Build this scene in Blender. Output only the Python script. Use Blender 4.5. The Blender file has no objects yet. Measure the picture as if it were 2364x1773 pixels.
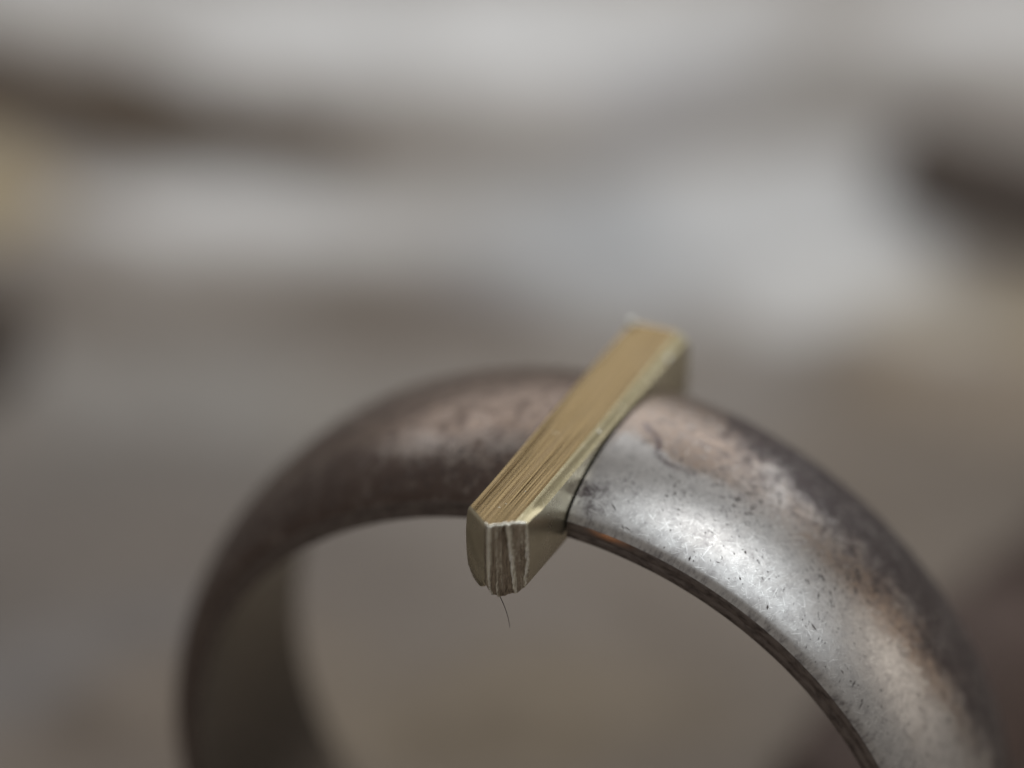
import bpy, bmesh, math, random
from mathutils import Vector, Matrix, noise

# One Blender unit is one millimetre: the ring is about 20 mm across.
random.seed(7)
sc = bpy.context.scene
sc.unit_settings.system = 'METRIC'
sc.unit_settings.scale_length = 0.001
COL = sc.collection
R_ = math.radians
YAW = 0.067

# ------------------------------------------------------------------ camera
ELEV = 34.2475
cd = bpy.data.cameras.new('camera')
cam = bpy.data.objects.new('camera', cd)
COL.objects.link(cam)
cam.location = (-1.729, -75.087, 71.843)
cam.rotation_euler = (R_(90 - ELEV), 0, 0)
cd.sensor_width = 36.0
cd.lens = 18.0 / math.tan(R_(7.0))
cd.clip_start = 1.0
cd.clip_end = 5000.0
cd.dof.use_dof = True
cd.dof.focus_distance = 88.7
cd.dof.aperture_fstop = cd.lens * 1e-3 / 6.7          # entrance pupil 6.7 mm wide
cd.dof.aperture_blades = 0
sc.camera = cam

# ------------------------------------------------------------------ light
w = bpy.data.worlds.new('World')
sc.world = w
w.use_nodes = True
bg = w.node_tree.nodes['Background']
bg.inputs[0].default_value = (1.0, 0.935, 0.87, 1)
bg.inputs[1].default_value = 0.17


def area(name, loc, target, size, radiance, colour, shape='DISK', size_y=None):
    l = bpy.data.lights.new(name, 'AREA')
    l.shape = shape
    l.size = size
    sy = size
    if size_y:
        l.size_y = size_y
        sy = size_y
    a = size * sy * (math.pi / 4 if shape in ('DISK', 'ELLIPSE') else 1)
    l.energy = radiance * math.pi * a
    l.color = colour
    o = bpy.data.objects.new(name, l)
    COL.objects.link(o)
    o.location = loc
    o.rotation_euler = (Vector(target) - Vector(loc)).to_track_quat('-Z', 'Y').to_euler()
    return o


area('ceiling_light', (110, -70, 280), (0, 0, 10), 290, 1.0, (0.87, 0.945, 1.0))
area('side_lamp', (300, 40, 95), (0, 0, 15), 190, 0.50, (1.0, 0.88, 0.76), 'RECTANGLE', 130)
area('bench_lamp', (112, -12, 320), (0, 0, 19), 28, 22.0, (1.0, 0.98, 0.95))
area('back_panel_light', (20, 165, 118), (5, 52, 0), 290, 1.25, (0.97, 0.985, 1.0), 'RECTANGLE', 85)  # soft panel added behind the ring for the bar's reflection and far ground

sc.view_settings.view_transform = 'Standard'
sc.view_settings.look = 'None'
sc.view_settings.exposure = 0.56
sc.view_settings.gamma = 1.0
sc.render.engine = 'CYCLES'
sc.cycles.use_denoising = True
sc.cycles.max_bounces = 8


# ------------------------------------------------------------------ node helpers
class NT:
    def __init__(self, name):
        self.m = bpy.data.materials.new(name)
        self.m.use_nodes = True
        self.t = self.m.node_tree
        self.b = self.t.nodes['Principled BSDF']

    def n(self, kind, **kw):
        nd = self.t.nodes.new(kind)
        for k, v in kw.items():
            if k.startswith('i_'):
                key = k[2:]
                key = int(key) if key.isdigit() else key.replace('_', ' ')
                self.set(nd.inputs[key], v)
            else:
                setattr(nd, k, v)
        return nd

    def set(self, sock, v):
        if isinstance(v, bpy.types.NodeSocket):
            self.t.links.new(v, sock)
        else:
            if sock.type == 'RGBA' and len(v) == 3:
                v = (*v, 1)
            sock.default_value = v

    def math(self, op, a, b=None, c=None, clamp=False):
        nd = self.t.nodes.new('ShaderNodeMath')
        nd.operation = op
        nd.use_clamp = clamp
        self.set(nd.inputs[0], a)
        if b is not None:
            self.set(nd.inputs[1], b)
        if c is not None:
            self.set(nd.inputs[2], c)
        return nd.outputs[0]

    def step(self, x, lo, hi):
        nd = self.t.nodes.new('ShaderNodeMapRange')
        nd.interpolation_type = 'SMOOTHSTEP'
        self.set(nd.inputs[0], x)
        nd.inputs[1].default_value = lo
        nd.inputs[2].default_value = hi
        return nd.outputs[0]

    def mix(self, f, a, b):
        nd = self.t.nodes.new('ShaderNodeMix')
        nd.data_type = 'RGBA'
        self.set(nd.inputs[0], f)
        self.set(nd.inputs[6], a)
        self.set(nd.inputs[7], b)
        return nd.outputs[2]

    def noise(self, vec, scale, detail=4, rough=0.55, dist=0.0):
        nd = self.n('ShaderNodeTexNoise', i_Vector=vec, i_Scale=scale, i_Detail=detail, i_Roughness=rough, i_Distortion=dist)
        return nd.outputs[0]

    def mapping(self, vec, scale=(1, 1, 1), rot=(0, 0, 0), loc=(0, 0, 0)):
        nd = self.n('ShaderNodeMapping', i_Vector=vec)
        nd.inputs['Scale'].default_value = scale
        nd.inputs['Rotation'].default_value = rot
        nd.inputs['Location'].default_value = loc
        return nd.outputs[0]

    def bump(self, h, strength, dist, normal=None):
        nd = self.n('ShaderNodeBump', i_Height=h, i_Strength=strength, i_Distance=dist)
        if normal is not None:
            self.set(nd.inputs['Normal'], normal)
        return nd.outputs[0]

    def out(self, **kw):
        for k, v in kw.items():
            self.set(self.b.inputs[k.replace('_', ' ')], v)
        return self.m


def scratches(M, vec, specs):
    """thin broken scratch lines in several directions"""
    tot = None
    for ang, sx, sy, wdt, gate in specs:
        v = M.mapping(M.mapping(vec, rot=(0, 0, R_(ang))), scale=(sx, sy, 1), loc=(ang * 0.37, ang * 0.11, 0))
        a = M.noise(v, 1.0, 0, 0.5)
        d = M.math('ABSOLUTE', M.math('SUBTRACT', a, 0.5))
        line = M.math('SUBTRACT', 1.0, M.step(d, wdt * 0.3, wdt))
        g = M.step(M.noise(M.mapping(vec, loc=(ang, 3, 0)), 1.3, 2, 0.5), gate, gate + 0.06)
        line = M.math('MULTIPLY', line, g)
        tot = line if tot is None else M.math('MAXIMUM', tot, line)
    return tot


# ------------------------------------------------------------------ materials
def silver_outer():
    M = NT('tarnished_silver')
    uv = M.n('ShaderNodeUVMap').outputs[0]
    at = M.n('ShaderNodeVertexColor', layer_name='wear_sheen')
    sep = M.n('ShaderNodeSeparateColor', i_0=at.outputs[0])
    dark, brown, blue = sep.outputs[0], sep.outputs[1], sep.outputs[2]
    n1 = M.noise(uv, 4.2, 9, 0.72, 0.3)
    n2 = M.noise(M.mapping(uv, loc=(11, 5, 0)), 13, 6, 0.8)
    n3 = M.noise(M.mapping(uv, loc=(3, 17, 0)), 1.1, 5, 0.6, 0.5)
    # tarnish and painted dark reflections break up around their edges
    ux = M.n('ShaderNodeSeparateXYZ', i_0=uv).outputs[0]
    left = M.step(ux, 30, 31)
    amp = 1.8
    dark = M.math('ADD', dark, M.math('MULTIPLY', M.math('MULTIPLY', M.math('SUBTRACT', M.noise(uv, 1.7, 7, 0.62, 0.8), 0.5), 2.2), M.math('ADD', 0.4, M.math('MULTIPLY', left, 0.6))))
    t = M.math('ADD', dark, M.math('MULTIPLY', M.math('SUBTRACT', n1, 0.5), amp))
    t = M.math('ADD', t, M.math('MULTIPLY', M.math('SUBTRACT', n2, 0.5), 0.8))
    tmask = M.step(t, 0.25, 1.05)
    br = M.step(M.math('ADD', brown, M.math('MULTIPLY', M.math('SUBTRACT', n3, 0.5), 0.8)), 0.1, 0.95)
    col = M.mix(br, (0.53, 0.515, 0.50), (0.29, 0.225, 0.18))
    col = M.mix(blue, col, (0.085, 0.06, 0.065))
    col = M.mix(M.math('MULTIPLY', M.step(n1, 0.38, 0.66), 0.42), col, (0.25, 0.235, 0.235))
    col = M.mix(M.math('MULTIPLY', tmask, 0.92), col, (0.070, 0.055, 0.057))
    col = M.mix(M.math('MULTIPLY', M.step(n2, 0.50, 0.66), 0.38), col, (0.15, 0.13, 0.125))
    col = M.mix(M.math('MULTIPLY', left, 0.48), col, (0.135, 0.088, 0.062))  # left half browner and darker, its dark reflections painted over the tarnish
    rough = M.math('ADD', M.math('ADD', 0.22, M.math('MULTIPLY', n3, 0.20)), M.math('MULTIPLY', tmask, 0.17))
    rough = M.math('ADD', rough, M.math('MULTIPLY', M.math('SUBTRACT', n1, 0.5), 0.16))
    h = M.math('ADD', M.math('MULTIPLY', n2, 0.42), M.math('MULTIPLY', n1, 0.22))
    nb = M.bump(h, 0.5, 0.02)
    return M.out(Base_Color=col, Metallic=0.93, Roughness=rough, Normal=nb)


def silver_edge(name, c0, c1, rough):
    M = NT(name)
    uv = M.n('ShaderNodeUVMap').outputs[0]
    n1 = M.noise(M.mapping(uv, scale=(0.8, 2.2, 1)), 3.4, 8, 0.65)
    n2 = M.noise(M.mapping(uv, scale=(0.5, 9, 1)), 2.0, 4, 0.6)
    at = M.n('ShaderNodeVertexColor', layer_name='wear_sheen')
    sep = M.n('ShaderNodeSeparateColor', i_0=at.outputs[0])
    col = M.mix(M.step(n1, 0.38, 0.7), c0, c1)
    cop = M.math('MULTIPLY', sep.outputs[1], M.step(n1, 0.3, 0.55))
    col = M.mix(cop, col, (0.95, 0.45, 0.22))
    h = M.math('ADD', n1, n2)
    return M.out(Base_Color=col, Metallic=0.85, Roughness=M.math('SUBTRACT', rough, M.math('MULTIPLY', cop, 0.1)), Normal=M.bump(h, 0.35, 0.03))


def brass(name, top, ca=None, cb=None):
    M = NT(name)
    co = M.n('ShaderNodeTexCoord').outputs['Object']
    rc = M.mapping(co, rot=(0, 0, math.atan(YAW)))
    ln = M.noise(M.mapping(rc, scale=(11, 0.03, 0)), 1.0, 5, 0.75)
    ln2 = M.noise(M.mapping(rc, scale=(34, 0.10, 0), loc=(5, 2, 0)), 1.0, 3, 0.6)
    bl = M.noise(co, 1.6, 6, 0.62)
    fl = M.noise(M.mapping(co, loc=(4, 1, 7)), 16, 3, 0.6)
    if top:
        col = M.mix(M.step(M.math('ADD', M.math('MULTIPLY', ln, 0.6), M.math('MULTIPLY', ln2, 0.4)), 0.40, 0.56), (0.115, 0.075, 0.031), (0.232, 0.166, 0.078))
        col = M.mix(M.math('MULTIPLY', M.step(bl, 0.45, 0.75), 0.3), col, (0.225, 0.165, 0.088))
        h = M.math('ADD', M.math('MULTIPLY', ln, 0.9), M.math('MULTIPLY', ln2, 0.22))
        nb = M.bump(h, 0.6, 0.03)
        rough = M.math('ADD', 0.13, M.math('MULTIPLY', bl, 0.12))
    else:
        col = M.mix(M.step(bl, 0.35, 0.7), ca, cb)
        col = M.mix(M.math('MULTIPLY', M.step(fl, 0.62, 0.75), 0.5), col, (0.22, 0.18, 0.11))
        sc_ = scratches(M, M.mapping(co, rot=(R_(90), 0, 0)), [(35, 14, 1.0, 0.02, 0.5), (-65, 16, 1.4, 0.02, 0.52)])
        col = M.mix(M.math('MULTIPLY', sc_, 0.2), col, (0.85, 0.8, 0.6))
        h = M.math('ADD', bl, M.math('MULTIPLY', fl, 0.3))
        nb = M.bump(h, 0.16, 0.03)
        rough = M.math('ADD', 0.20, M.math('MULTIPLY', bl, 0.16))
    return M.out(Base_Color=col, Metallic=0.97, Roughness=rough, Normal=nb)


def brass_cut():
    M = NT('sheared_brass')
    co = M.n('ShaderNodeTexCoord').outputs['Object']
    v = M.noise(M.mapping(co, scale=(9, 3, 0.8)), 1.0, 4, 0.7)
    f = M.noise(M.mapping(co, scale=(2, 2, 9)), 1.6, 4, 0.65)
    at = M.n('ShaderNodeVertexColor', layer_name='wear_sheen').outputs[0]
    gl = M.noise(M.mapping(co, scale=(1.2, 1.2, 1.0)), 13, 4, 0.7)
    k = M.math('ADD', at, M.math('MULTIPLY', M.math('SUBTRACT', v, 0.5), 2.4))
    k = M.math('ADD', k, M.math('MULTIPLY', M.math('SUBTRACT', gl, 0.5), 1.0))
    col = M.mix(M.step(k, 0.0, 0.7), (0.37, 0.31, 0.245), (0.88, 0.85, 0.72))
    col = M.mix(M.step(M.math('MULTIPLY', M.math('ADD', at, 0.35), gl), 0.52, 0.66), col, (0.97, 0.96, 0.90))  # near-white specks on the ridges, glints painted in
    g = M.noise(M.mapping(co, scale=(1, 1, 0.5)), 16, 4, 0.7)
    h = M.math('ADD', M.math('ADD', v, M.math('MULTIPLY', f, 0.25)), M.math('MULTIPLY', g, 0.35))
    return M.out(Base_Color=col, Metallic=0.95, Roughness=0.17, Normal=M.bump(h, 0.8, 0.10))


def plain(name, col, rough, metal=0.0, vary=0.4, scale=1.2, bump=0.3, bdist=0.2):
    M = NT(name)
    co = M.n('ShaderNodeTexCoord').outputs['Object']
    n1 = M.noise(co, scale, 7, 0.65, 0.4)
    n2 = M.noise(co, scale * 7, 4, 0.6)
    d = tuple(c * (1 - vary) for c in col)
    u = tuple(min(1, c * (1 + vary)) for c in col)
    c = M.mix(M.step(M.math('ADD', M.math('MULTIPLY', n1, 0.7), M.math('MULTIPLY', n2, 0.3)), 0.3, 0.7), d, u)
    return M.out(Base_Color=c, Roughness=rough, Metallic=metal, Normal=M.bump(M.math('ADD', n1, M.math('MULTIPLY', n2, 0.3)), bump, bdist))


def ground_mat():
    M = NT('mottled_stone')
    co = M.n('ShaderNodeTexCoord').outputs['Object']
    at = M.n('ShaderNodeVertexColor', layer_name='stain')  # stain colours together with the painted light falloff
    n1 = M.noise(co, 0.45, 8, 0.65, 0.6)
    n2 = M.noise(co, 3.0, 5, 0.65)
    f = M.math('ADD', M.math('MULTIPLY', n1, 0.6), M.math('MULTIPLY', n2, 0.4))
    c = M.mix(M.step(f, 0.32, 0.7), at.outputs[0], (0.36, 0.31, 0.26))
    c2 = M.mix(0.78, c, at.outputs[0])
    c3 = M.mix(M.math('MULTIPLY', M.step(n2, 0.58, 0.75), 0.35), c2, (0.08, 0.065, 0.055))
    return M.out(Base_Color=c3, Roughness=0.75, Normal=M.bump(f, 0.5, 0.4))


MAT = dict(
    outer=silver_outer(),
    rim=silver_edge('grimy_silver_rim', (0.19, 0.16, 0.145), (0.075, 0.06, 0.056), 0.34),
    inner=silver_edge('dull_silver_inside', (0.24, 0.215, 0.185), (0.055, 0.047, 0.043), 0.28),
    scratch=plain('bright_scratch', (0.78, 0.77, 0.75), 0.32, 1.0, 0.1, 4, 0.1, 0.01),
    pit=plain('black_pit', (0.065, 0.052, 0.05), 0.5, 0.5, 0.3, 4, 0.1, 0.01),
    slot=plain('near_black_cut', (0.03, 0.026, 0.024), 0.6, 0.4),  # near-black walls of the cut
    top=brass('filed_brass', True),
    side=brass('smooth_brass', False, (0.66, 0.62, 0.48), (0.58, 0.54, 0.40)),
    bevel=brass('toned_brass_edge', False, (0.45, 0.40, 0.26), (0.38, 0.335, 0.205)),  # darker copy of the side brass, strong reflection toned down in colour
    cut=brass_cut(),
    burr_glint=plain('burr_glint_metal', (0.90, 0.88, 0.78), 0.22, 1.0, 0.06, 6, 0.4, 0.02),  # near-white metal, the edge highlight put into the colour
    hair=plain('dark_fibre', (0.05, 0.035, 0.03), 0.6, 0.0, 0.2),
    ground=ground_mat(),
    brown=plain('dark_brown_stone', (0.050, 0.034, 0.024), 0.8, 0, 0.4, 0.8),
    bark=plain('brown_bark', (0.135, 0.094, 0.060), 0.85, 0, 0.5, 0.8),
    ochre=plain('ochre_stone', (0.42, 0.34, 0.22), 0.8, 0, 0.25, 0.8),
    red=plain('red_brown_bark', (0.075, 0.048, 0.038), 0.8, 0, 0.45, 0.8),
)


# ------------------------------------------------------------------ object helpers
def mesh_obj(name, verts, faces, mat, parent=None, smooth=True, uvs=None, cols=None, colname='wear_sheen'):
    me = bpy.data.meshes.new(name)
    me.from_pydata(verts, [], faces)
    if uvs is not None:
        ul = me.uv_layers.new(name='UVMap')
        vi = [0] * len(me.loops)
        me.loops.foreach_get('vertex_index', vi)
        flat = [c for i in vi for c in uvs[i]]
        ul.data.foreach_set('uv', flat)
    if cols is not None:
        ca = me.color_attributes.new(colname, 'FLOAT_COLOR', 'POINT')
        ca.data.foreach_set('color', [c for q in cols for c in (*q, 1.0)])
    me.materials.append(mat)
    if smooth:
        me.polygons.foreach_set('use_smooth', [True] * len(me.polygons))
    me.update()
    o = bpy.data.objects.new(name, me)
    COL.objects.link(o)
    if parent:
        o.parent = parent
    return o


def empty(name, loc=(0, 0, 0), rz=0.0):
    o = bpy.data.objects.new(name, None)
    COL.objects.link(o)
    o.location = loc
    o.rotation_euler = (0, 0, rz)
    o.empty_display_size = 2
    return o


def tag(o, label, cat, group=None):
    o['label'] = label
    o['category'] = cat
    if group:
        o['group'] = group
    return o


def grid_faces(nu, nv, flip=False):
    f = []
    for i in range(nu - 1):
        for j in range(nv - 1):
            a, b, c, d = i * nv + j, (i + 1) * nv + j, (i + 1) * nv + j + 1, i * nv + j + 1
            f.append((a, d, c, b) if flip else (a, b, c, d))
    return f


def G(x, y, cx, cy, rx, ry, rot=0.0):
    dx, dy = x - cx, y - cy
    c, s = math.cos(rot), math.sin(rot)
    u, v = (dx * c + dy * s) / rx, (-dx * s + dy * c) / ry
    return math.exp(-(u * u + v * v))


def sstep(x, a, b):
    t = max(0.0, min(1.0, (x - a) / (b - a)))
    return t * t * (3 - 2 * t)


# ------------------------------------------------------------------ ground
def axis_coords(lo, hi, fine, far):
    xs = []
    x = lo
    while x <= hi:
        xs.append(x)
        x += fine
    left, right, stp = xs[0], xs[-1], fine
    while right < far:
        stp *= 1.35
        left -= stp
        right += stp
        xs.insert(0, left)
        xs.append(right)
    return xs


# stains in the stone, with light falloff painted in (near dark, far pale): centre x, y, radii x, y, turn in degrees, colour, strength
PALE, WHITE, BLUE = (0.62, 0.61, 0.595), (0.86, 0.855, 0.85), (0.47, 0.485, 0.505)
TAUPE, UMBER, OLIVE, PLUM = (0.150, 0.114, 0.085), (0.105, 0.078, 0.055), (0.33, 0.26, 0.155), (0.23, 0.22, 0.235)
STAINS_FALLOFF = [
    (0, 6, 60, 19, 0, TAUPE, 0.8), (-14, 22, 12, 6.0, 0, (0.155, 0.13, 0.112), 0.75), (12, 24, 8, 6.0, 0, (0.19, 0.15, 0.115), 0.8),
    (-3, 53, 13, 4.0, 0, WHITE, 0.95), (16, 54, 4.0, 3.4, 0, WHITE, 0.95), (-24, 58, 12, 4.5, 0, PALE, 0.9),
    (3.3, 50, 3.2, 2.6, 0, PLUM, 0.7), (9, 47, 4, 2.5, -20, (0.33, 0.315, 0.30), 0.6),
    (-10.5, 40, 7.5, 2.2, -4, WHITE, 0.75), (-2, 39, 5, 3.0, 0, PALE, 0.5), (4.0, 39.5, 5.5, 3.6, 0, BLUE, 0.9),
    (7.6, 41, 3.0, 3.5, 40, WHITE, 0.7), (9.0, 34.5, 3.6, 2.4, -35, WHITE, 0.85), (1.5, 36.5, 6, 1.8, 0, BLUE, 0.7),
    (-7, 33.9, 5.5, 1.8, -4, UMBER, 0.75), (-2, 33, 5, 1.3, -5, TAUPE, 0.5), (-11, 29.5, 6, 1.8, 0, (0.30, 0.29, 0.275), 0.6),
    (-13.0, 46.6, 9, 2.6, -12, UMBER, 0.75), (7.0, 38.0, 6.0, 2.6, -48, (0.70, 0.70, 0.70), 0.7), (10.2, 34.4, 5.0, 2.2, -38, (0.72, 0.71, 0.69), 0.75), (15.2, 40.6, 8.0, 3.9, -36, (0.098, 0.066, 0.043), 0.95), (-16, 48.6, 10, 3.6, -10, (0.145, 0.102, 0.064), 0.8), (2.5, 32.5, 5, 1.8, 0, (0.19, 0.145, 0.105), 0.6), (15.0, 33.6, 4.2, 2.4, 0, OLIVE, 0.9), (14, 29.5, 5, 3.0, 0, (0.27, 0.205, 0.14), 0.9),
    (-17.5, 33.5, 3.5, 2.6, 0, UMBER, 0.75), (-13, 26, 3.5, 1.6, 0, (0.12, 0.11, 0.10), 0.5),
    (-2, 14, 6, 3.0, 0, (0.215, 0.165, 0.105), 0.7),
    (5, 29, 5, 2.0, 0, (0.25, 0.22, 0.20), 0.6), (-14, 17, 4, 2.6, 0, (0.17, 0.165, 0.17), 0.5),
]


rs = random.Random(21)
SPOTS = []
TONES = [(0.15, 0.115, 0.085), (0.26, 0.20, 0.145), (0.34, 0.27, 0.19), (0.58, 0.57, 0.56), (0.70, 0.69, 0.68), (0.22, 0.20, 0.21), (0.12, 0.10, 0.085)]
for _ in range(420):
    SPOTS.append((rs.uniform(-110, 110), rs.uniform(-70, 140), rs.uniform(1.2, 4.2), rs.uniform(1.0, 4.2), rs.uniform(-50, 40), rs.choice(TONES), rs.uniform(0.25, 0.6)))
    if SPOTS[-1][1] < 31 and SPOTS[-1][5][0] > 0.5:
        SPOTS.pop()
STAINS_FALLOFF = SPOTS + STAINS_FALLOFF


def ground_colour(x, y):
    p = Vector((x * 0.16, y * 0.16, 1.7))
    wx = x + 3.0 * (noise.noise(p) + 0.5 * noise.noise(p * 2.3))
    wy = y + 1.9 * (noise.noise(p + Vector((9, 4, 2))) + 0.5 * noise.noise(p * 2.3 + Vector((3, 8, 1))))
    n = noise.fractal(Vector((x * 0.09, y * 0.13, 4.2)), 1.0, 2.0, 5)
    t = max(0.0, min(1.0, 0.5 + 0.55 * n))
    c = [0.23 * (1 - t) + 0.42 * t, 0.195 * (1 - t) + 0.395 * t, 0.165 * (1 - t) + 0.37 * t]
    for (cx, cy, rx, ry, rot, col, k) in STAINS_FALLOFF:
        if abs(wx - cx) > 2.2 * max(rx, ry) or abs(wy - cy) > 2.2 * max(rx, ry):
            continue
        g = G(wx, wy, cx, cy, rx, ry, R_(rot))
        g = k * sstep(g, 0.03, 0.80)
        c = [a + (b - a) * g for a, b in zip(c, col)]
    return c


def ground_height(x, y):
    h = 1.5 * noise.fractal(Vector((x * 0.07, y * 0.09, 0.3)), 1.0, 2.0, 5) + 0.25 * noise.noise(Vector((x * 0.6, y * 0.8, 3)))
    near = sstep(math.hypot(x, y), 3, 12)
    far = 1 - sstep(math.hypot(x, y - 30), 120, 400)
    return h * near * far


xs = axis_coords(-48, 48, 0.6, 700)
ys = [y + 30 for y in axis_coords(-48, 48, 0.6, 700)]
gv, gc = [], []
for x in xs:
    for y in ys:
        gv.append((x, y, ground_height(x, y)))
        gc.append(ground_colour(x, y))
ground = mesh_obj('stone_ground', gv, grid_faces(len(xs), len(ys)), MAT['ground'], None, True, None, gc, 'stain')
ground['kind'] = 'structure'


# ------------------------------------------------------------------ blurred things lying on the ground
def lump(name, mat, loc, size, rz, seed, label, cat='stone'):
    bm = bmesh.new()
    bmesh.ops.create_icosphere(bm, subdivisions=5, radius=1)
    for v in bm.verts:
        p = v.co.copy()
        k = 1 + 0.28 * noise.noise(p * 1.1 + Vector((seed, 0, 0))) + 0.12 * noise.noise(p * 2.7 + Vector((0, seed, 0))) + 0.05 * noise.noise(p * 7)
        v.co = Vector((p.x * k * size[0], p.y * k * size[1], (max(p.z, -0.55) + 0.5) * k * size[2]))
    vs = [tuple(v.co) for v in bm.verts]
    fs = [tuple(v.index for v in f.verts) for f in bm.faces]
    bm.free()
    o = mesh_obj(name, vs, fs, mat)
    o.location = (loc[0], loc[1], ground_height(*loc) - 0.15)
    o.rotation_euler = (0, 0, R_(rz))
    return tag(o, label, cat)


def twig(name, mat, pts, rad, seed, label, cat='twig'):
    base = Vector((*pts[0], 0))
    n, m = 60, 18
    vs = []
    for i in range(n):
        t = i / (n - 1)
        k = t * (len(pts) - 1)
        a = min(int(k), len(pts) - 2)
        f = k - a
        p = Vector(pts[a]) * (1 - f) + Vector(pts[a + 1]) * f
        d = (Vector(pts[a + 1]) - Vector(pts[a])).normalized()
        side = Vector((-d.y, d.x))
        endk = min(1, math.sqrt(max(0.0, min(t, 1 - t) * 14 + 0.02)))
        for j in range(m):
            q = 2 * math.pi * j / m
            r = rad * endk * (1 + 0.30 * noise.noise(Vector((t * 9, math.cos(q), math.sin(q) + seed))) + 0.12 * noise.noise(Vector((t * 40, 3 * math.cos(q), 3 * math.sin(q)))))
            xy = p + side * (math.cos(q) * r)
            vs.append((xy.x - base.x, xy.y - base.y, rad * 0.8 + math.sin(q) * r * 0.9 + ground_height(p.x, p.y)))
    fs = []
    for i in range(n - 1):
        for j in range(m):
            fs.append((i * m + j, i * m + (j + 1) % m, (i + 1) * m + (j + 1) % m, (i + 1) * m + j))
    fs.append(tuple(range(m))[::-1])
    fs.append(tuple((n - 1) * m + j for j in range(m)))
    o = mesh_obj(name, vs, fs, mat)
    o.location = base
    return tag(o, label, cat)


lump('dark_stone', MAT['brown'], (15.3, 39.6), (5.4, 2.6, 0.6), -34, 3.1,
     'dark brown blurred lump on pale ground beside an olive stain')
lump('ochre_stone', MAT['ochre'], (-20.4, 40.6), (3.4, 3.0, 1.2), 20, 8.4,
     'yellowish tan blurred lump on the pale grey ground')
lump('umber_stone', MAT['brown'], (-19.3, 31.6), (2.6, 2.6, 1.7), 70, 5.9,
     'dark grey brown blurred lump between yellowish lump and dim ground')
twig('bark_strip', MAT['bark'], [(-30, 51.5), (-20, 49.0), (-14, 46.6), (-9.5, 45.4), (-6.9, 44.6)], 1.0, 1.3,
     'long dull brown blurred strip lying across the pale ground', 'bark')
twig('dark_branch', MAT['red'], [(24, 30), (18.0, 22.6), (13.7, 16.2), (9.7, 10.5), (6, 4.5)], 2.5, 4.2,
     'thick dark reddish brown blurred branch passing diagonally behind the ring', 'branch')

# ------------------------------------------------------------------ the ring
RI, WID, TH, TR = 8.7, 5.465, 1.29, 0.47
HW = WID / 2
RZ = R_(-22.992)
CZ = 9.92
ring = empty('finger_ring', (0, 0, 0), RZ)
tag(ring, 'tarnished silver domed finger ring standing upright with a cut across its top', 'ring')



def slot_x(y, side):
    return YAW * y + (0.735 - 0.006 * y if side > 0 else -0.835)


def dome_r(s):
    s = abs(s)
    e0 = math.sqrt(1 - 0.94 ** 2)
    r = RI + TR + (TH - TR) * (math.sqrt(1 - (0.94 * s) ** 2) - e0) / (1 - e0)
    return r - 0.05 * sstep(s, 0.965, 1.0)


def ring_pt(R, y, f):
    a0 = math.asin(slot_x(y, 1) / R)
    a1 = 2 * math.pi + math.asin(slot_x(y, -1) / R)
    al = a0 + (a1 - a0) * f
    return (R * math.sin(al), y, CZ + R * math.cos(al)), al


def deg_of(al):
    d = math.degrees(al)
    return d - 360 if d > 180 else d


LINE = [(7.0, 0.10), (7.9, 0.03), (9.0, -0.02), (9.7, -0.12), (10.0, -0.2), (10.9, -0.25), (12.2, -0.28), (13.5, -0.26), (15.5, -0.25)]


def seg_dist(x, y, pts):
    best = 9e9
    for (ax, ay), (bx, by) in zip(pts, pts[1:]):
        dx, dy = bx - ax, by - ay
        t = max(0, min(1, ((x - ax) * dx + (y - ay) * dy) / (dx * dx + dy * dy)))
        best = min(best, math.hypot(x - ax - dx * t, y - ay - dy * t))
    return best


KD = 9.8 * math.pi / 180      # mm of arc for each degree
LINE_MM = [(a * KD, s * HW) for a, s in LINE]


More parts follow.
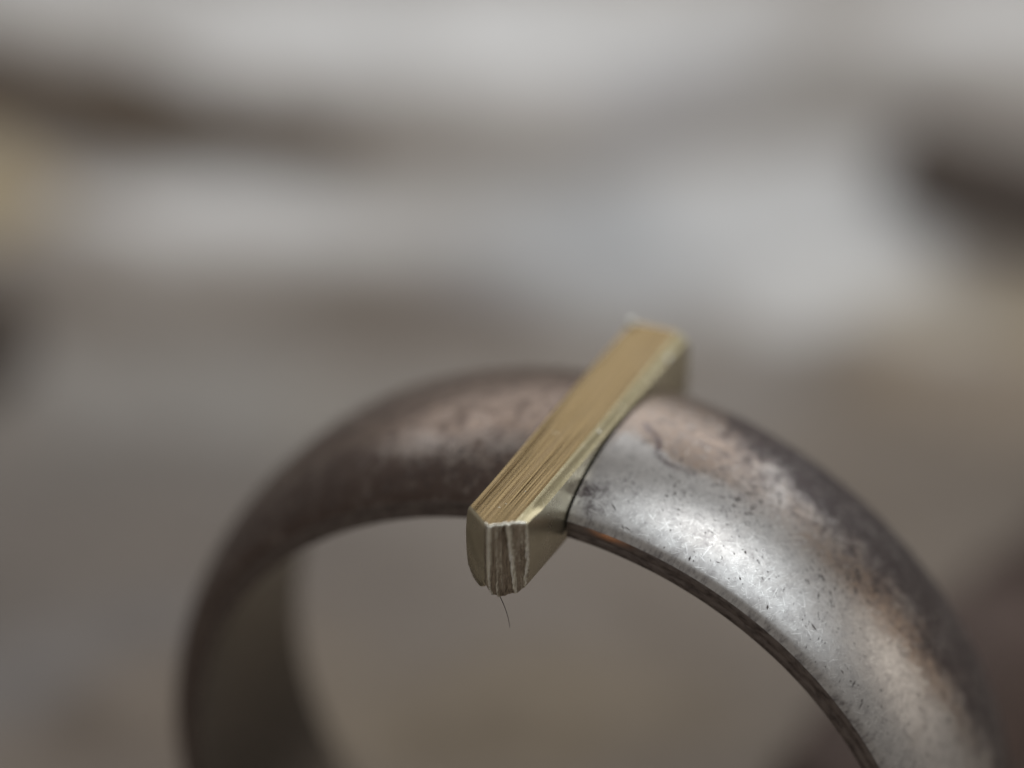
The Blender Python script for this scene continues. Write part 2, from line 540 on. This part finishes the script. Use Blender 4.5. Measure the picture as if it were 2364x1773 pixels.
def wear_sheen(d, s):
    """tarnish and painted-in reflections of the outer face at d degrees from the top and s across (-1 is the edge by the hair)"""
    u, y = d * KD, s * HW
    nz = noise.fractal(Vector((u * 0.7, y * 0.9, 2.0)), 1.0, 2.0, 4)
    dark = 0.12
    brown = 0.15
    line = 0.0
    if d >= 0:
        edge = 0.15 + 0.004 * (d - 10) - 0.40 * sstep(d, 20, 42) + 0.25 * nz
        z = sstep(s, edge - 0.30, edge + 0.70)
        z *= 1 - 0.75 * sstep(s, 0.55, 0.9) * sstep(d, 30, 45)
        dark += 1.0 * z * sstep(d, 9, 22) + 0.06 * sstep(d, 30, 60) + 0.28 * sstep(s, -0.5, 0.4) * sstep(d, 5, 22)
        brown += 0.95 * sstep(s, -0.35 + 0.15 * nz, 0.10 + 0.15 * nz) * (1 - 0.70 * sstep(d, 13, 26))
        brown += 0.65 * G(d, s, 46, -0.15, 20, 0.22, 0)  # beige band, a warm reflection painted in
        dark += 0.75 * G(u, y, 4.5 * KD, -0.80 * HW, 0.55, 0.28, -0.5) + 0.4 * G(u, y, 8.0 * KD, -0.66 * HW, 0.7, 0.25, 0.3)
        dark += 0.30 * sstep(-s, 0.93, 1.0)
        if 5 < d < 18:
            q = seg_dist(u + 0.08 * nz, y + 0.05 * nz, LINE_MM)
            line = 0.85 * (1 - sstep(q, 0.02, 0.10)) * (1 - 0.5 * sstep(d, 12, 16))
            brown -= 0.45 * sstep(-s, 0.02, 0.2) * (1 - sstep(d, 9, 14))
    else:
        k = -d
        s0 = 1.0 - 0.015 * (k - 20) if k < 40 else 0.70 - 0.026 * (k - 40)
        edge_sheen = sstep(s, s0 - 0.30, s0 - 0.05)  # pale outline, a grazing reflection painted into the colour
        dark += (0.85 * sstep(-s, 0.25 + 0.3 * nz, 0.95) + 0.60 * sstep(k, 20, 52) + 0.12) * (1 - 0.85 * edge_sheen)  # darkens down this side, dark reflections painted in with the tarnish
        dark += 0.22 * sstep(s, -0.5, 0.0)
        brown += 0.35 + 0.75 * sstep(s, -0.6, -0.05) * (1 - 0.7 * edge_sheen)
    return (max(0, min(1, dark)), max(0, min(1, brown)), line)


NU = 1300
SS = [-1 + 2 * i / 80 for i in range(81)]
SS = sorted(set(SS + [-0.995, -0.985, -0.965, 0.965, 0.985, 0.995]))
vs, uv, cl = [], [], []
for i in range(NU):
    for s in SS:
        p, al = ring_pt(dome_r(s), s * HW, i / (NU - 1))
        d = deg_of(al)
        k = 0.012 * noise.noise(Vector(p) * 0.9)
        vs.append((p[0] * (1 + k * 0.05), p[1], p[2] + k * 0.4))
        uv.append((al * 9.8, s * HW))
        cl.append(wear_sheen(d, s))
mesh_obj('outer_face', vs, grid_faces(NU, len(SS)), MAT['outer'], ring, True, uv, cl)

RTOP = dome_r(1.0)


def rim(sgn):
    prof = [(RTOP, 0.0), (RTOP - 0.03, 0.012), (RTOP - 0.16, 0.03), (RTOP - 0.185, 0.018), (RTOP - 0.205, 0.018), (RTOP - 0.23, 0.032), (RI + 0.05, 0.03), (RI + 0.015, 0.015), (RI, -0.03)]
    vs, uv, cl = [], [], []
    n = 900
    for i in range(n):
        for (R, oy) in prof:
            f = i / (n - 1)
            y = sgn * HW
            p, al = ring_pt(R, y, f)
            jy = 0.004 * noise.noise(Vector((p[0] * 3, p[2] * 3, R * 9)))
            vs.append((p[0], y + sgn * (oy + jy * (0 < oy)), p[2]))
            uv.append((al * 9.0, R))
            d = deg_of(al)
            cl.append((0, G(d, R, 9.6, RTOP, 2.3, 0.05), 0))
    return mesh_obj('rim', vs, grid_faces(n, len(prof), sgn < 0), MAT['rim'], ring, True, uv, cl)


rim(-1)
rim(1)
vs, uv, cl = [], [], []
IY = [-HW + 0.03, -HW + 0.08] + [-HW + 0.1 + (WID - 0.2) * i / 20 for i in range(21)] + [HW - 0.08, HW - 0.03]
n = 700
for i in range(n):
    for y in IY:
        p, al = ring_pt(RI, y, i / (n - 1))
        vs.append(p)
        uv.append((al * 8.7, y))
        cl.append((0, 0, 0))
mesh_obj('inner_face', vs, grid_faces(n, len(IY), True), MAT['inner'], ring, True, uv, cl)
for f in (0.0, 1.0):
    vs = []
    yy = [-HW + WID * i / 30 for i in range(31)]
    for y in yy:
        for q in range(6):
            R = RI + (dome_r(y / HW) - RI) * q / 5
            vs.append(ring_pt(R, y, f)[0])
    mesh_obj('slot_wall', vs, grid_faces(len(yy), 6, f > 0), MAT['slot'], ring, False)

# fine scratches and pits: thousands of slivers lying on the outer face
def marks(name, n, mat, pick, lift):
    vs, fs = [], []
    for _ in range(n):
        d, sy, ln, wd, ang = pick()
        u0, y0 = d * KD, sy * HW
        du, dy = math.cos(ang), math.sin(ang)
        seg = 2 if ln < 0.15 else 4
        b0 = len(vs)
        ok = True
        bend = random.uniform(-0.12, 0.12)
        for i in range(seg + 1):
            t = i / seg - 0.5
            for sd in (-1, 1):
                k = wd * (1 - (2 * t) ** 2 * 0.9) * 0.5 * sd
                uu = u0 + du * ln * t - dy * (k + bend * ln * t * t)
                yy = y0 + dy * ln * t + du * (k + bend * ln * t * t)
                q = max(-0.955, min(0.955, yy / HW))
                R = dome_r(q) + lift
                al = uu / KD * math.pi / 180
                x = R * math.sin(al)
                if slot_x(yy, -1) - 0.03 < x < slot_x(yy, 1) + 0.03:
                    ok = False
                vs.append((x, q * HW, CZ + R * math.cos(al)))
        if ok:
            for i in range(seg):
                a = b0 + 2 * i
                fs.append((a, a + 2, a + 3, a + 1))
    o = mesh_obj(name, vs, fs, mat, ring)
    o['kind'] = 'stuff'
    return o


def pick_scratch():
    while True:
        d, s_ = random.uniform(3, 75), random.uniform(-0.95, 0.55)
        keep = (1.0 if s_ < -0.2 else 0.28) * (0.5 + 0.9 * noise.noise(Vector((d * 0.09, s_ * 2, 1))))
        if random.random() < keep:
            break
    a = random.choice((0.5, 0.9, -0.75, 1.35, -0.2)) + random.gauss(0, 0.22)
    return d, s_, min(0.55, 0.05 + random.expovariate(13)), random.uniform(0.005, 0.013), a


def pick_pit():
    while True:
        d, s_ = random.uniform(8, 78), random.uniform(-0.95, 0.9)
        c = -0.50 + 0.012 * d
        keep = math.exp(-((s_ - c) / 0.38) ** 2) * (0.35 + 1.3 * noise.noise(Vector((d * 0.12, s_ * 2.6, 7)))) * sstep(d, 8, 30)
        keep += 0.20 * sstep(s_, -0.2, 0.4) + 0.04
        if random.random() < keep:
            break
    return d, s_, min(0.22, 0.02 + random.expovariate(22)), min(0.05, 0.012 + random.expovariate(95)), random.gauss(-0.6, 0.5)


marks('scratch_marks', 3000, MAT['scratch'], pick_scratch, 0.004)
marks('pit_marks', 2600, MAT['pit'], pick_pit, 0.007)


def pick_dark():
    while True:
        d, s_ = random.uniform(-75, -4), random.uniform(-0.96, 0.3)
        if random.random() < 0.15 + sstep(-s_, 0.3, 0.9) * (0.5 + noise.noise(Vector((d * 0.1, s_ * 3, 4)))):
            break
    return d, s_, random.uniform(0.03, 0.12), random.uniform(0.02, 0.05), random.uniform(-1.5, 1.5)


marks('pit_marks', 900, MAT['pit'], pick_dark, 0.007)

# ------------------------------------------------------------------ the brass bar in the cut
bar = empty('brass_bar', (0, 0, 0), RZ)
tag(bar, 'short squared brass bar with filed top laid through the cut in the ring', 'bar')
H0, H1 = 8.50, 10.20
NX, NZ, NY = 170, 40, 90


# file lines along the top: place across, half width, depth, where they fade out along the bar
GROOVES = [(-0.60, 0.018, 0.016, 0.95), (-0.545, 0.014, 0.020, 0.55), (-0.49, 0.022, 0.026, 0.50), (-0.43, 0.012, 0.014, 0.45), (-0.37, 0.018, 0.020, 0.40),
           (-0.27, 0.010, 0.008, 0.7), (-0.15, 0.010, 0.007, 0.3), (0.0, 0.014, 0.010, 0.42), (0.06, 0.012, 0.018, 0.50), (0.11, 0.016, 0.020, 0.46),
           (0.19, 0.012, 0.016, 0.55), (0.245, 0.016, 0.022, 0.60), (0.32, 0.010, 0.010, 0.9)]
# ridges on the sheared facet: place at top and bottom, half width, height
RIDGES = [(0.06, 0.10, 0.050, 0.075), (0.24, 0.26, 0.028, 0.045), (0.50, 0.70, 0.055, 0.075), (0.66, 0.86, 0.022, 0.03), (0.34, 0.38, 0.018, 0.03), (0.82, 0.88, 0.02, 0.025), (0.97, 0.95, 0.040, 0.06), (0.42, 0.47, 0.03, -0.04)]


def ridge(x, v):
    q = (x + 0.03) / 0.72
    h = 0.0
    for a, b, wd, k in RIDGES:
        c = b + (a - b) * v + 0.015 * noise.noise(Vector((v * 9, a * 7, 1))) + 0.025 * noise.noise(Vector((v * 34, a * 17, q * 6)))
        h += k * math.exp(-((q - c) / wd) ** 2) * (1 + 0.6 * noise.noise(Vector((v * 9, a * 11, 3))))
    return h


def bar_pt(u, v, t):
    """u across 0..1, v up 0..1, t along 0 (sheared end) .. 1"""
    bulge = math.sin(math.pi * min(1, max(0, v * 0.92 + 0.02))) ** 0.8
    xl = -0.69 - 0.13 * bulge
    xr = 0.66 + 0.05 * bulge
    x = xl + (xr - xl) * u
    top = H1 - 0.015 * (1 - u) ** 6
    # softened long edge on the side away from the sheared tip's smooth facet
    top -= 0.15 * sstep(u, 0.80, 1.02) ** 1.1 * (0.30 + 0.70 * sstep(t, 0.0, 0.10))
    top -= 0.06 * sstep(1 - u, 0.955, 1.0)
    top += 0.012 * noise.noise(Vector((x * 5.0, t * 1.2, 1.0))) + 0.008 * noise.noise(Vector((x * 13.0, t * 0.8, 5.0)))
    for gx, gw, gd, ge in GROOVES:
        if abs(x - gx) < 3 * gw:
            top -= 0.85 * gd * math.exp(-((x - gx) / gw) ** 2) * (1 - sstep(t, ge - 0.15, ge)) * (0.75 + 0.5 * noise.noise(Vector((gx * 40, t * 3, 0))))
    fr = 1 - sstep(t, 0.0, 0.22)
    bot = H0 - 0.17 * (1 - sstep(u, 0.25, 0.45)) * fr + 0.12 * sstep(1 - u, 0.93, 1.0)
    if u > 0.4:
        q = max(0.0, (u - 0.4555) / 0.5445)
        bot += (0.04 - 0.26 * max(0.0, math.sin(math.pi * q)) ** 0.8) * fr
    ucut = u
    if t < 0.05:
        bot += (0.05 * noise.noise(Vector((u * 7, 0, 3))) + (0.05 if 0.47 < u < 0.50 else 0)) * (1 - t / 0.05)
    z = bot + (top - bot) * v
    yf = -4.95 + abs(x + 0.03) * (0.80 if x < -0.03 else 0.70)
    # shear lines on the facet
    if x > -0.03:
        g = -ridge(x, v) + 0.03 * noise.noise(Vector((x * 15 + 0.4 * v, v * 0.8, 2.0))) + 0.016 * noise.noise(Vector((x * 4, z * 11, 2.0)))
        yf += g * sstep(x, -0.03, 0.05)
    else:
        yf += 0.003 * noise.noise(Vector((x * 3, z * 3, 6.0)))
    yf += 0.06 * sstep(1 - v, 0.9, 1.0) + 0.045 * sstep(v, 0.965, 1.0)
    yb = 3.62 - 0.10 * abs(u - 0.55) + 0.05 * noise.noise(Vector((x * 4, z * 3, 1.0)))
    yb -= 0.06 * sstep(v, 0.9, 1.0)
    y = yf + (yb - yf) * t
    return (x + YAW * y, y, z + CZ)


TS = [0, 0.003, 0.007, 0.012, 0.02, 0.03, 0.045] + [0.06 + 0.92 * i / NY for i in range(NY + 1)] + [0.988, 0.994, 1.0]
US = [i / NX for i in range(NX + 1)]
VS = [i / NZ for i in range(NZ + 1)]
US = sorted(set(US + [0.004, 0.01, 0.99, 0.996]))
VS = sorted(set(VS + [0.004, 0.012, 0.975, 0.985, 0.993]))
L = 1.0


def sheet(name, f, A, B, mat, flip=False, cols=None):
    vs = [f(a, b) for a in A for b in B]
    return mesh_obj(name, vs, grid_faces(len(A), len(B), flip), mat, bar, True, None, cols)


UC = (0.69 + 0.07 - 0.03) / 1.44
UL = [u for u in US if u <= 0.455] + [0.4555]
UR = [0.4555] + [u for u in US if u > 0.456]
UT = [u for u in US if u < 0.83] + [0.83]
UB = [0.83] + [u for u in US if u > 0.83]
sheet('top_face', lambda u, t: bar_pt(u, 1, t), UT, TS, MAT['top'])
sheet('edge_bevel', lambda u, t: bar_pt(u, 1, t), UB, TS, MAT['bevel'])
sheet('bottom_face', lambda u, t: bar_pt(u, 0, t), US, TS, MAT['side'], True)
sheet('side_face', lambda v, t: bar_pt(1, v, t), VS, TS, MAT['side'], True)
sheet('side_face', lambda v, t: bar_pt(0, v, t), VS, TS, MAT['side'])
sheet('smooth_end', lambda u, v: bar_pt(u, v, 0), UL, VS, MAT['side'])
cutcol = []
for u in UR:
    for v in VS:
        q = max(0.0, min(1.0, ridge(-0.76 + 1.45 * u, v) * 15 - 0.1))
        cutcol.append((q, q, q))
sheet('sheared_end', lambda u, v: bar_pt(u, v, 0), UR, VS, MAT['cut'], False, cutcol)
sheet('back_end', lambda u, v: bar_pt(u, v, 1), US, VS, MAT['cut'], True, [(0.6, 0.6, 0.6)] * (len(US) * len(VS)))


def tube(name, pts, rads, mat, parent, m=8):
    vs = []
    n = len(pts)
    for i, p in enumerate(pts):
        d = (Vector(pts[min(i + 1, n - 1)]) - Vector(pts[max(i - 1, 0)])).normalized()
        a = d.cross(Vector((0.3, 0.2, 1))).normalized()
        b = d.cross(a)
        for j in range(m):
            q = 2 * math.pi * j / m
            vs.append(tuple(Vector(p) + (a * math.cos(q) + b * math.sin(q)) * rads[i]))
    fs = [(i * m + j, i * m + (j + 1) % m, (i + 1) * m + (j + 1) % m, (i + 1) * m + j) for i in range(n - 1) for j in range(m)]
    fs += [tuple(range(m))[::-1], tuple((n - 1) * m + j for j in range(m))]
    return mesh_obj(name, vs, fs, mat, parent)


pts, rads = [], []
for i in range(41):
    u = 0.445 + 0.53 * i / 40
    p = Vector(bar_pt(u, 1, 0.0))
    k = noise.noise(Vector((u * 16, 4, 4)))
    pts.append((p.x, p.y - 0.005, p.z - 0.012 - 0.02 * k))
    rads.append(0.030 + 0.016 * k)
tube('burr_glint', pts, rads, MAT['burr_glint'], bar)


def nub(u, t, r, dz=0.0):
    p = Vector(bar_pt(u, 1, t))
    bm = bmesh.new()
    bmesh.ops.create_icosphere(bm, subdivisions=2, radius=1)
    vs = [tuple(p + Vector((v.co.x * r, v.co.y * r * 1.3, v.co.z * r * 0.8 + dz)) * (1 + 0.2 * noise.noise(v.co * 2))) if False else
          tuple(p + Vector((v.co.x * r, v.co.y * r * 1.3, v.co.z * r * 0.8 + dz)) * (1 + 0.3 * noise.noise(v.co * 1.7))) for v in bm.verts]
    fs = [tuple(v.index for v in f.verts) for f in bm.faces]
    bm.free()
    return mesh_obj('burr_glint', vs, fs, MAT['burr_glint'], bar)


nub(0.975, 0.885, 0.075, 0.0)
nub(0.90, 0.47, 0.045, 0.0)
nub(0.06, 0.992, 0.10, 0.05)
for (u, t, r) in ((0.45, 0.075, 0.014), (0.50, 0.10, 0.012), (0.62, 0.16, 0.012), (0.30, 0.42, 0.016), (0.36, 0.425, 0.02)):  # tiny pale nubs added as glint specks
    nub(u, t, r)

# ------------------------------------------------------------------ the fibre caught under the bar
hp = Vector(bar_pt(0.60, 0.0, 0.01))
hpts = []
for i in range(26):
    t = i / 25
    hpts.append((hp.x + 0.27 * t + 0.05 * math.sin(t * 3.0), hp.y - 0.02, hp.z + 0.03 - 0.86 * t))
base = Vector(hpts[0])
hair = tube('hair', [tuple(Vector(p) - base) for p in hpts], [0.011 - 0.005 * i / 25 for i in range(26)], MAT['hair'], None, 6)
hair.matrix_world = Matrix.Rotation(RZ, 4, 'Z') @ Matrix.Translation(base)
tag(hair, 'single short dark hair hanging from the sheared end of the brass bar', 'hair')
